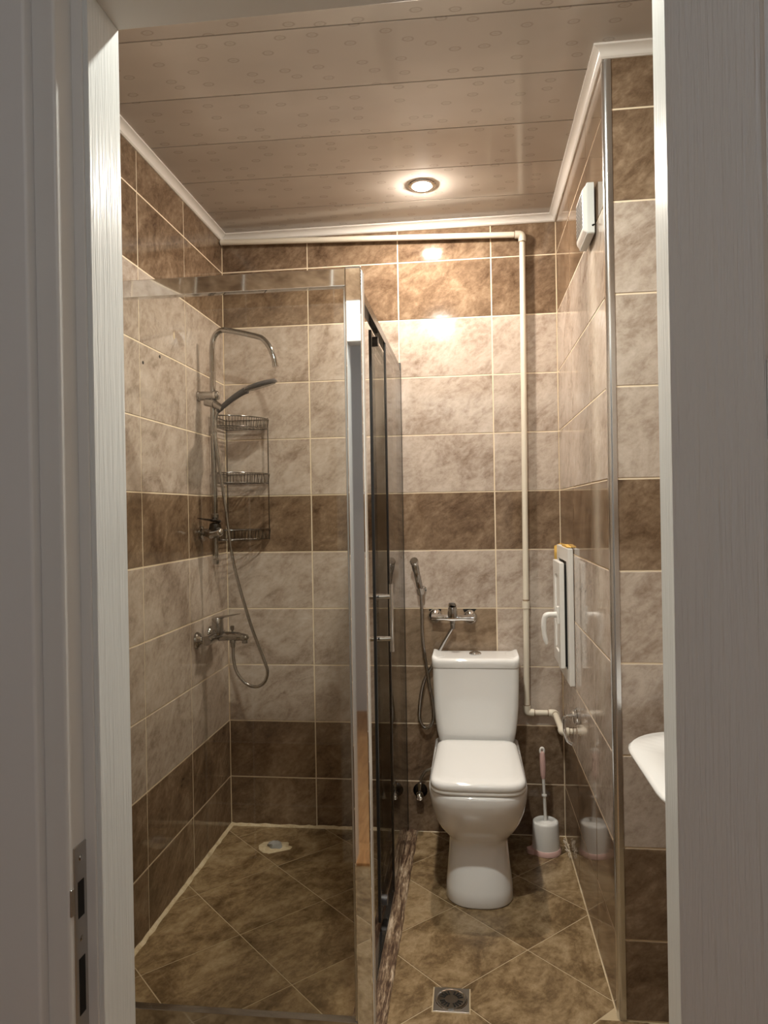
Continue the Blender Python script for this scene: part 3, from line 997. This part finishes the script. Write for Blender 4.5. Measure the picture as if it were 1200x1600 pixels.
# ------------------------------------------------------------------ filler patch on the shower floor
pt = thing('filler_patch', 'pale filler smear with a grey lump on the shower floor near the back wall', 'filler patch', (-0.835, 2.945, 0))
t = MB()
rnd = random.Random(11)
pl = [(-0.905, 2.962), (-0.893, 2.925), (-0.868, 2.900), (-0.842, 2.893), (-0.812, 2.910), (-0.790, 2.922), (-0.764, 2.938), (-0.760, 2.960), (-0.778, 2.966), (-0.785, 2.998), (-0.820, 2.996), (-0.862, 3.002), (-0.892, 2.990)]
t.rings([[Vector((x, y, 0.0)) for x, y in pl], [Vector((-0.835 + (x + 0.835) * 0.93, 2.945 + (y - 2.945) * 0.93, 0.004)) for x, y in pl]])
t.build('smear', 'caulk', pt, 60)
t = MB()
rings = []
for k, (rr, hh) in enumerate(((0.032, 0.003), (0.031, 0.009), (0.024, 0.017), (0.012, 0.024), (0.003, 0.026))):
    rings.append([Vector((-0.832 + rr * 1.0 * math.cos(2 * PI * i / 14) * rnd.uniform(.65, 1.3), 2.953 + rr * 0.75 * math.sin(2 * PI * i / 14) * rnd.uniform(.65, 1.3), hh * rnd.uniform(.75, 1.2))) for i in range(14)])
t.rings(rings).build('lump', 'cement_grey', pt, 60)

# ------------------------------------------------------------------ toilet
TX = 0.0095
to = thing('toilet', 'white close-coupled ceramic toilet with closed squarish lid', 'toilet', (TX, 2.82, 0))


def outline(hw, yf, yb, nf, back_r=0.03, n=22, af=None):
    """plan outline: superelliptic front, straight sides, rounded back corners"""
    a = af if af else hw * 1.05
    yc = yf + a
    pts = []
    for k in range(n + 1):
        th = PI + PI * k / n                      # left side round the front to the right side
        c, s_ = math.cos(th), math.sin(th)
        pts.append((hw * math.copysign(abs(c) ** (2 / nf), c), yc + a * math.copysign(abs(s_) ** (2 / nf), s_)))
    r_ = min(back_r, hw * 0.8)
    for k in range(5):
        th = PI / 2 * k / 4
        pts.append((hw - r_ + r_ * math.cos(th), yb - r_ + r_ * math.sin(th)))
    for k in range(5):
        th = PI / 2 + PI / 2 * k / 4
        pts.append((-hw + r_ + r_ * math.cos(th), yb - r_ + r_ * math.sin(th)))
    return pts


secs = [(0.000, 0.119, 2.550, 2.98, 2.5), (0.006, 0.123, 2.546, 2.98, 2.5), (0.05, 0.119, 2.552, 2.98, 2.5), (0.11, 0.112, 2.566, 2.98, 2.5), (0.165, 0.107, 2.580, 2.99, 2.5),
        (0.190, 0.106, 2.586, 3.00, 2.5), (0.208, 0.109, 2.582, 3.02, 2.5), (0.226, 0.119, 2.566, 3.05, 2.6), (0.255, 0.137, 2.536, 3.08, 2.7), (0.29, 0.1525, 2.508, 3.10, 2.8), (0.335, 0.165, 2.482, 3.11, 3.0),
        (0.38, 0.1715, 2.464, 3.12, 3.2), (0.412, 0.1735, 2.457, 3.12, 3.3), (0.420, 0.172, 2.459, 3.12, 3.3), (0.424, 0.167, 2.464, 3.115, 3.3)]
t = MB()
t.rings([[Vector((TX + x, y, z)) for x, y in outline(hw, yf, yb, nf)] for z, hw, yf, yb, nf in secs])
t.build('bowl', 'ceramic', to, 60)


def slab(prof, hw, yf, yb, nf, br, af):
    """stack of offset outlines: prof = list of (inset, z)"""
    out = []
    for ins, z in prof:
        out.append([Vector((TX + x, y, z)) for x, y in outline(hw - ins, yf + ins, yb - ins, nf, max(0.004, br - ins), af=af - ins * 0.5)])
    return out


MB().rings(slab([(0.004, 0.425), (0.0, 0.428), (0.0, 0.437), (0.003, 0.441)], 0.1665, 2.462, 2.93, 4.2, 0.05, 0.14)).build('seat', 'plastic_white', to, 60)
lid = MB()
LIDP = [(0.003, 0.4415), (0.0, 0.445), (0.0, 0.456), (0.003, 0.464), (0.010, 0.469), (0.020, 0.4715), (0.05, 0.4730), (0.10, 0.4735)]
rs = slab(LIDP, 0.166, 2.459, 2.945, 4.4, 0.055, 0.14)
for ring in rs:                                  # lid narrows a little towards the hinge
    for q in ring:
        q.x = TX + (q.x - TX) * (1 - 0.05 * max(0, (q.y - 2.5) / 0.44))
lid.rings(rs).build('lid', 'ceramic', to, 60)
for s_ in (-1, 1):
    MB().tube([(TX + s_ * 0.095, 2.935, 0.448), (TX + s_ * 0.055, 2.935, 0.448)], 0.010, 12).build('hinge', 'plastic_white', to, 40)
# tank
t = MB()
rings = []
for z, hw, yf, yb in ((0.422, 0.125, 2.985, 3.110), (0.435, 0.144, 2.972, 3.122), (0.455, 0.1535, 2.965, 3.128), (0.49, 0.160, 2.959, 3.130), (0.54, 0.166, 2.954, 3.130), (0.60, 0.170, 2.951, 3.130), (0.68, 0.1725, 2.949, 3.130), (0.752, 0.1735, 2.948, 3.130)):
    rings.append([Vector((TX + x, y, z)) for x, y in rrect(-hw, hw, yf, yb, 0.028, 7)])
t.rings(rings).build('tank', 'ceramic', to, 60)
t = MB()
rings = []
for ins, z in ((0.004, 0.753), (0.0, 0.756), (0.0, 0.780), (0.003, 0.7875), (0.009, 0.7905), (0.022, 0.7910), (0.05, 0.7915)):
    rings.append([Vector((TX + x, y, z)) for x, y in rrect(-0.1765 + ins, 0.1765 - ins, 2.943 + ins, 3.134 - ins, max(0.004, 0.030 - ins), 7)])
for ring in rings[2:]:
    for q in ring:                               # raised ends of the tank lid
        d_ = max(0.0, abs(q.x - TX) - 0.150) / 0.026
        q.z += 0.014 * min(1.0, d_) * min(1.0, max(0.0, (q.y - 2.95) / 0.02))
t.rings(rings).build('tank_lid', 'ceramic', to, 60)
MB().lathe([(0.0255, 0), (0.0255, 0.005), (0.022, 0.009), (0.012, 0.013), (0.0, 0.0138)], (TX, 3.040, 0.7912), (0, 0, 1), 28).build('flush_button', 'chrome', to, 40)
MB().lathe([(0.012, 0), (0.012, 0.002), (0.009, 0.003)], (TX + 0.112, 2.80, 0.05), (1, 0, 0), 14).build('floor_bolt_cap', 'plastic_white', to, 40)

# ------------------------------------------------------------------ toilet brush and its holder
bx, by = 0.281, 3.005
hb = thing('brush_holder', 'white round toilet brush holder on a pink base beside the toilet', 'brush holder', (bx, by, 0))
MB().lathe([(0.050, 0.0), (0.060, 0.001), (0.061, 0.010), (0.057, 0.020), (0.050, 0.021)], (bx, by, 0), (0, 0, 1), 32).build('base', 'pink_plastic', hb, 50)
t = MB()
pl = blob(bx - 0.045, by - 0.010, 0.034, 0.026, 16, 0.12, 5)
t.prism(pl, 0.0, 0.016)
t.build('base_tab', 'pink_plastic', hb, 40)
MB().lathe([(0.0545, 0.018), (0.0550, 0.022), (0.0530, 0.09), (0.0515, 0.118), (0.0500, 0.124), (0.0460, 0.127), (0.0440, 0.1245), (0.0400, 0.1225), (0.022, 0.1225), (0.016, 0.126), (0.010, 0.126)], (bx, by, 0), (0, 0, 1), 36).build('cup', 'plastic_white', hb, 45)
tb = thing('toilet_brush', 'white toilet brush with pink grip standing in its holder', 'toilet brush', (bx, by, 0.126))
MB().tube([(bx, by, 0.125), (bx - 0.003, by, 0.23)], 0.0062, 12).build('stem', 'plastic_white', tb, 50)
MB().tube([(bx - 0.003, by, 0.225), (bx - 0.003, by, 0.231)], 0.0105, 14).build('stem_ring', 'plastic_white', tb, 50)
MB().tube([(bx - 0.003, by, 0.231), (bx - 0.006, by, 0.30)], [0.0055, 0.0065], 12).build('upper_stem', 'plastic_white', tb, 50)
gp = spline([(bx - 0.006, by, 0.296), (bx - 0.0065, by, 0.315), (bx - 0.007, by, 0.35), (bx - 0.008, by, 0.39), (bx - 0.009, by, 0.405)], 4)
MB().tube(gp, [0.0075, 0.008, 0.009, 0.010, 0.0105, 0.011, 0.0115, 0.0118, 0.012, 0.012, 0.0118, 0.0115, 0.011, 0.0105, 0.010, 0.009, 0.008], 14).build('grip', 'pink_plastic', tb, 60)
t = MB()
loop = [(bx - 0.009 + 0.0072 * math.cos(a_), by, 0.408 + 0.0125 * math.sin(a_)) for a_ in [PI * 2 * k / 20 for k in range(21)]]
t.tube(loop, 0.0050, 8, False)
t.build('hanging_loop', 'plastic_white', tb, 60)

# ------------------------------------------------------------------ wall mixer over the toilet and bidet spray
wm = thing('wall_mixer', 'chrome wall mixer above the toilet tank', 'mixer tap', (-0.083, YB, 0.945))
for xx, zz in ((-0.159, 0.936), (-0.009, 0.931)):
    MB().lathe([(0.031, 0.0), (0.031, 0.004), (0.0275, 0.012), (0.018, 0.018), (0.013, 0.024), (0.013, 0.040)], (xx, YB - 0.0005, zz), (0, -1, 0), 28).build('rosette', 'chrome', wm, 40)
MB().tube([(-0.172, YB - 0.048, 0.937), (-0.120, YB - 0.050, 0.936), (-0.083, YB - 0.052, 0.935), (-0.046, YB - 0.050, 0.934), (0.006, YB - 0.048, 0.933)], [0.0135, 0.0125, 0.016, 0.0125, 0.0135], 16).build('body', 'chrome', wm, 50)
MB().lathe([(0.020, 0), (0.021, 0.012), (0.019, 0.040), (0.015, 0.046), (0.0, 0.047)], (-0.083, YB - 0.055, 0.938), (0, -0.12, 1), 24).build('cartridge', 'chrome_dull', wm, 40)
rings = []
for k in range(8):
    s_ = k / 7
    c = Vector((-0.083, YB - 0.050, 0.984)).lerp(Vector((-0.083, YB - 0.115, 1.004)), s_)
    hw, th = 0.019 - 0.005 * s_, 0.007 - 0.004 * s_
    rings.append([c + Vector((-hw, 0, 0)), c + Vector((-hw * .6, 0, th)), c + Vector((hw * .6, 0, th)), c + Vector((hw, 0, 0)), c + Vector((hw * .5, 0, -th)), c + Vector((-hw * .5, 0, -th))])
MB().rings(rings).build('lever', 'chrome', wm, 50)
MB().lathe([(0.011, 0), (0.012, -0.014), (0.010, -0.016), (0.010, -0.034)], (-0.083, YB - 0.052, 0.922), (0, 0, 1), 14).build('hose_nut', 'chrome_dull', wm, 40)

bs_ = thing('bidet_spray', 'chrome bidet spray with looped hose hanging on the back wall left of toilet', 'bidet spray', (-0.225, YB - 0.04, 1.05))
MB().tube(spline([(-0.216, YB - 0.045, 1.030), (-0.220, YB - 0.046, 1.060), (-0.229, YB - 0.050, 1.110), (-0.236, YB - 0.060, 1.150), (-0.240, YB - 0.068, 1.170)], 4), [0.011] * 5 + [0.0135] * 6 + [0.0155] * 6, 14).build('handle', 'chrome_dull', bs_, 50)
MB().lathe([(0.015, 0), (0.0185, 0.010), (0.019, 0.020), (0.016, 0.026)], (-0.239, YB - 0.060, 1.166), (-0.05, -0.75, 0.55), 18).build('spray_head', 'chrome', bs_, 40)
MB().box(-0.232, -0.222, YB - 0.064, YB - 0.055, 1.085, 1.135, 0.003).build('trigger', 'chrome', bs_, 40)
hz = YB - 0.045
hose = spline([(-0.216, hz, 1.035), (-0.214, hz, 0.96), (-0.212, hz, 0.838), (-0.191, hz, 0.674), (-0.176, hz, 0.590), (-0.171, hz, 0.530), (-0.178, hz, 0.485), (-0.205, hz + 0.004, 0.462), (-0.228, hz + 0.008, 0.485), (-0.233, hz + 0.012, 0.530),
               (-0.219, hz + 0.014, 0.630), (-0.196, hz + 0.014, 0.690), (-0.172, hz + 0.012, 0.730), (-0.134, hz + 0.006, 0.806), (-0.105, hz, 0.858), (-0.089, hz - 0.005, 0.885), (-0.084, hz - 0.007, 0.900)], 10)
a, b = ribbed(hose, 360, 0.0072, 0.09)
MB().tube(a, b, 9).build('hose', 'chrome_dull', bs_, 80)
sh_ = thing('spray_holder', 'small chrome wall holder gripping the bidet spray', 'holder', (-0.213, YB, 1.045))
MB().lathe([(0.014, 0), (0.014, 0.004), (0.008, 0.008), (0.008, 0.026)], (-0.208, YB - 0.0005, 1.052), (0, -1, 0), 16).build('stud', 'chrome_dull', sh_, 40)
MB().lathe([(0.0108, -0.012), (0.0155, -0.012), (0.0165, 0.012), (0.0112, 0.012)], (-0.2175, YB - 0.0455, 1.046), (-0.12, 0, 1), 18).build('socket', 'chrome', sh_, 40)

# ------------------------------------------------------------------ angle valve feeding the tank
av = thing('angle_valve', 'small chrome angle valve with hose low on the wall left of toilet', 'valve', (-0.236, YB, 0.18))
MB().lathe([(0.031, 0), (0.031, 0.003), (0.026, 0.008), (0.013, 0.012), (0.0115, 0.040)], (-0.236, YB - 0.0005, 0.180), (0, -1, 0), 28).build('rosette', 'dark_metal', av, 40)
MB().lathe([(0.0145, 0), (0.0155, 0.004), (0.0155, 0.020), (0.012, 0.025), (0.006, 0.026)], (-0.236, YB - 0.036, 0.176), (0, -0.92, -0.4), 20).build('knob', 'chrome', av, 40)
MB().lathe([(0.009, 0), (0.009, 0.018), (0.012, 0.019), (0.012, 0.034), (0.008, 0.036)], (-0.236, YB - 0.030, 0.188), (0.12, 0, 1), 14).build('outlet', 'chrome_dull', av, 40)
hz = YB - 0.030
a, b = ribbed(spline([(-0.232, hz, 0.222), (-0.228, hz, 0.245), (-0.212, hz, 0.270), (-0.190, hz, 0.283), (-0.150, hz, 0.300), (-0.125, hz, 0.345), (-0.115, hz, 0.400)], 8), 100, 0.0058, 0.07)
MB().tube(a, b, 9).build('hose', 'steel', av, 80)

# ------------------------------------------------------------------ white plastic water pipe
wp = thing('water_pipe', 'cream plastic water pipe running along the top and down the back wall', 'pipe', (0.235, YB - 0.03, 0.53))
PYB = YB - 0.028
R = 0.0122
pipe_pts = [(XL + 0.006, PYB, 2.594), (0.236, PYB, 2.549), (0.226, PYB, 0.985), (0.222, PYB, 0.531), (0.338, PYB, 0.530), (0.338, 2.865, 0.530), (XR - 0.001, 2.865, 0.530)]
for a, b in zip(pipe_pts, pipe_pts[1:]):
    MB().tube([a, b], R, 16).build('pipe_run', 'pipe_plastic', wp, 60)


def elbow(p, q, s, r=0.0158, l=0.030):
    p, q, s = Vector(p), Vector(q), Vector(s)
    u, w = (p - q).normalized(), (s - q).normalized()
    pts = fillet([q + u * l, q, q + w * l], 0.020, 6)
    MB().tube(pts, r, 16).build('elbow', 'pipe_plastic', wp, 40)
    for d_ in (u, w):
        MB().tube([q + d_ * (l + 0.0005), q + d_ * (l + 0.004)], R + 0.0012, 14).build('joint_ring', 'pipe_dirt', wp, 40)


elbow(pipe_pts[0], pipe_pts[1], pipe_pts[2])
elbow(pipe_pts[2], pipe_pts[3], pipe_pts[4])
elbow(pipe_pts[3], pipe_pts[4], pipe_pts[5], l=0.026)
elbow(pipe_pts[4], pipe_pts[5], pipe_pts[6], l=0.024)
MB().tube([(0.2262, PYB, 0.972), (0.2263, PYB, 1.002)], 0.0155, 16).build('coupling', 'pipe_plastic', wp, 40)
MB().tube([(0.2263, PYB, 1.0025), (0.2263, PYB, 1.009)], R + 0.0013, 14).build('joint_ring', 'pipe_dirt', wp, 40)

# ------------------------------------------------------------------ access hatch
ha = thing('access_hatch', 'white plastic access hatch with lever handle on the right wall', 'hatch', (XR, 2.93, 0.75))
FY0, FY1, FZ0, FZ1 = 2.765, 3.115, 0.728, 1.240
FX = 0.356
t = MB()
w = 0.052
t.box(FX, XR - 0.001, FY0, FY0 + w, FZ0, FZ1, 0.003)
t.box(FX, XR - 0.001, FY1 - w, FY1, FZ0, FZ1, 0.003)
t.box(FX, XR - 0.001, FY0 + w, FY1 - w, FZ1 - w, FZ1, 0.003)
t.box(FX, XR - 0.001, FY0 + w, FY1 - w, FZ0, FZ0 + w, 0.003)
t.build('frame', 'plastic_white', ha, 40)
MB().box(0.346, FX + 0.002, FY0 + 0.055, FY1 - 0.055, FZ0 + 0.062, FZ1 - 0.062).build('gasket', 'black_rubber', ha)
t = MB()
sx0, sx1 = 0.329, 0.347
sy0, sy1, sz0, sz1 = FY0 + 0.040, FY1 - 0.095, FZ0 + 0.058, FZ1 - 0.055
w2 = 0.052
t.box(sx0, sx1, sy0, sy0 + w2, sz0, sz1, 0.003)
t.box(sx0, sx1, sy1 - w2, sy1, sz0, sz1, 0.003)
t.box(sx0, sx1, sy0 + w2, sy1 - w2, sz1 - w2, sz1, 0.003)
t.box(sx0, sx1, sy0 + w2, sy1 - w2, sz0, sz0 + w2, 0.003)
sash = t.build('sash', 'plastic_white', ha, 40)
MB().box(sx0 + 0.006, sx1 - 0.003, sy0 + w2 - 0.002, sy1 - w2 + 0.002, sz0 + w2 - 0.002, sz1 - w2 + 0.002).build('panel', 'plastic_white', sash)
hy, hz_ = sy0 + 0.028, 0.985
t = MB()
t.box(sx0 - 0.010, sx0, hy - 0.014, hy + 0.014, hz_ - 0.034, hz_ + 0.034, 0.004, 3)
t.build('handle_plate', 'plastic_white', sash, 40)
MB().tube(spline([(sx0 - 0.006, hy, hz_), (sx0 - 0.030, hy, hz_ + 0.001), (sx0 - 0.050, hy, hz_ - 0.004), (sx0 - 0.058, hy, hz_ - 0.030), (sx0 - 0.056, hy, hz_ - 0.075), (sx0 - 0.048, hy, hz_ - 0.112)], 6), [0.011] * 14 + [0.010] * 8 + [0.009] * 6 + [0.008, 0.007, 0.005], 14).build('lever', 'plastic_white', sash, 60)
t = MB()
rnd = random.Random(3)
pl = blob(3.122, 1.205, 0.014, 0.040, 14, 0.3, 9)
t.rings([[Vector((XR - 0.001, y, z)) for y, z in pl], [Vector((XR - 0.030, y * 0.4 + 3.122 * 0.6, z * 0.7 + 1.205 * 0.3)) for y, z in pl]])
t.build('foam_filler', 'foam', ha, 60)
t = MB()
pl = blob(2.90, 1.243, 0.09, 0.006, 20, 0.3, 10)
t.rings([[Vector((XR - 0.001, y, z)) for y, z in pl], [Vector((XR - 0.016, y * 0.9 + 2.90 * 0.1, z)) for y, z in pl]])
t.build('foam_filler', 'foam', ha, 60)

# ------------------------------------------------------------------ extractor fan
fa = thing('extractor_fan', 'pale grey louvred extractor fan high on the right wall', 'fan', (XR, 2.24, 2.26))
Y0, Y1, ZA, ZB = 2.170, 2.325, 2.188, 2.338
t = MB()
rings = [[Vector((x, y, z)) for y, z in rrect(Y0 + i, Y1 - i, ZA + i, ZB - i, 0.006)] for x, i in ((XR - 0.004, 0.004), (XR - 0.006, 0.0), (0.353, 0.0), (0.3505, 0.002))]
t.rings(rings, True, True, True)
t.build('housing', 'fan_plastic', fa, 35)
g = MB()
rings = [[Vector((x, y, z)) for y, z in rrect(Y0 + i, Y1 - i, ZA + i, ZB - i, 0.006)] for x, i in ((0.3508, 0.004), (0.342, 0.012), (0.340, 0.016))]
g.rings(rings)
gr = g.build('front_cover', 'plastic_trim', fa, 35)
for k in range(9):
    zz = ZA + 0.026 + k * 0.0116
    MB().box(0.3388, 0.3402, Y0 + 0.022, Y1 - 0.022, zz, zz + 0.0066, 0).build('slot', 'dark_plastic', gr)
MB().tube([(0.366, Y0 - 0.001, 2.212), (0.372, Y0 - 0.001, 2.213)], 0.002, 8).build('pull_stub', 'black_rubber', fa)
MB().lathe([(0.003, 0), (0.003, 0.0012)], (0.3665, Y0, 2.211), (0, -1, 0), 10).build('screw_hole', 'black_void', fa)

# ------------------------------------------------------------------ paper holder
ph = thing('paper_holder', 'chrome toilet paper holder on the right wall below the hatch', 'paper holder', (XR, 2.672, 0.645))
MB().lathe([(0.030, 0), (0.0305, 0.003), (0.0305, 0.011), (0.027, 0.014), (0.025, 0.014), (0.025, 0.022), (0.012, 0.023)], (XR - 0.0005, 2.672, 0.645), (-1, 0, 0), 28).build('rosette', 'chrome', ph, 35)
MB().tube(fillet([(XR - 0.015, 2.672, 0.646), (0.322, 2.672, 0.645), (0.322, 2.668, 0.590), (0.326, 2.610, 0.572), (0.340, 2.575, 0.572)], 0.014, 6), 0.0062, 12).build('bar', 'chrome', ph, 50)

# ------------------------------------------------------------------ floor drain
fd = thing('floor_drain', 'square steel floor drain with round slotted grate in front of toilet', 'drain', ((DRX0 + DRX1) / 2, (DRY0 + DRY1) / 2, 0))
dcx, dcy = (DRX0 + DRX1) / 2, (DRY0 + DRY1) / 2
MB().box(DRX0, DRX1, DRY0, DRY1, -0.004, 0.0012, 0.0006).build('plate', 'steel', fd)
MB().lathe([(0.040, 0.0010), (0.0425, 0.0030), (0.0450, 0.0030), (0.0465, 0.0008)], (dcx, dcy, 0), (0, 0, 1), 36).build('ring', 'chrome', fd, 40)
gr = MB().lathe([(0.0400, 0.0012), (0.0390, 0.0030), (0.0, 0.0034)], (dcx, dcy, 0), (0, 0, 1), 36).build('grate', 'chrome_dull', fd, 40)
for a0 in range(4):
    for k in range(4):
        a_ = math.radians(a0 * 90 + 18 + k * 18)
        t = MB()
        c, s_ = math.cos(a_), math.sin(a_)
        p = [(0.019, -0.0022), (0.034, -0.0022), (0.034, 0.0022), (0.019, 0.0022)]
        t.prism([(dcx + x * c - y * s_, dcy + x * s_ + y * c) for x, y in p], 0.0028, 0.0039)
        t.build('slot', 'black_void', gr)

# ------------------------------------------------------------------ washbasin
wb = thing('washbasin', 'white ceramic washbasin on the right, partly hidden by the door frame', 'washbasin', (0.60, 1.63, 0.62))
t = MB()


def basin(x0, y0, y1, z, r):
    return [Vector((x, y, z)) for x, y in rrect(x0, XA - 0.002, y0, y1, (0.01, r, r, 0.01), 9)]


t.rings([basin(0.62, 1.48, 1.80, 0.66, 0.06), basin(0.54, 1.43, 1.84, 0.690, 0.10), basin(0.46, 1.395, 1.872, 0.740, 0.13), basin(0.395, 1.372, 1.898, 0.790, 0.150), basin(0.368, 1.362, 1.910, 0.806, 0.155),
         basin(0.361, 1.357, 1.915, 0.814, 0.155), basin(0.361, 1.357, 1.915, 0.819, 0.155), basin(0.368, 1.363, 1.909, 0.824, 0.15),
         [Vector((x, y, 0.822)) for x, y in rrect(0.440, 0.70, 1.415, 1.857, (0.10, 0.13, 0.13, 0.10), 9)],
         [Vector((x, y, 0.810)) for x, y in rrect(0.452, 0.69, 1.428, 1.845, (0.10, 0.125, 0.125, 0.10), 9)],
         [Vector((x, y, 0.745)) for x, y in rrect(0.485, 0.66, 1.470, 1.800, (0.085, 0.085, 0.085, 0.085), 9)],
         [Vector((x, y, 0.705)) for x, y in rrect(0.53, 0.60, 1.56, 1.70, (0.03, 0.03, 0.03, 0.03), 9)]])
t.build('bowl', 'ceramic', wb, 60)
MB().lathe([(0.022, 0), (0.022, 0.002), (0.012, 0.003)], (0.565, 1.63, 0.7055), (0, 0, 1), 20).build('waste', 'chrome', wb, 40)
MB().tube(fillet([(0.565, 1.63, 0.675), (0.565, 1.63, 0.52), (XA - 0.003, 1.63, 0.52)], 0.05, 6), 0.018, 14).build('trap_pipe', 'plastic_white', wb, 50)
MB().lathe([(0.024, 0), (0.022, 0.01), (0.020, 0.09), (0.018, 0.10)], (0.755, 1.63, 0.823), (0, 0, 1), 20).build('tap_body', 'chrome', wb, 40)
MB().tube(fillet([(0.755, 1.63, 0.90), (0.70, 1.63, 0.925), (0.63, 1.63, 0.905)], 0.02, 5), 0.011, 12).build('tap_spout', 'chrome', wb, 50)
MB().tube([(0.755, 1.63, 0.925), (0.70, 1.63, 0.965)], [0.009, 0.006], 10).build('tap_lever', 'chrome', wb, 50)

# ------------------------------------------------------------------ lint caught in the corner by the brush
t = MB()
rnd = random.Random(21)
for k in range(26):
    p = Vector((XR - rnd.uniform(0.004, 0.014), rnd.uniform(2.93, 3.09), rnd.uniform(0.003, 0.03)))
    q = p + Vector((rnd.uniform(-0.014, 0.001), rnd.uniform(-0.02, 0.02), rnd.uniform(-0.002, 0.02)))
    q.x = min(q.x, XR - 0.003)
    w_ = p.lerp(q, 0.5) + Vector((rnd.uniform(-.006, 0), rnd.uniform(-.008, .008), rnd.uniform(0, .008)))
    t.tube(spline([p, w_, q], 4), 0.0012, 4)
o = t.build('lint', 'fluff', None)
tag(o, 'pale tangle of lint at the foot of right wall beside brush holder', 'lint', kind='stuff')
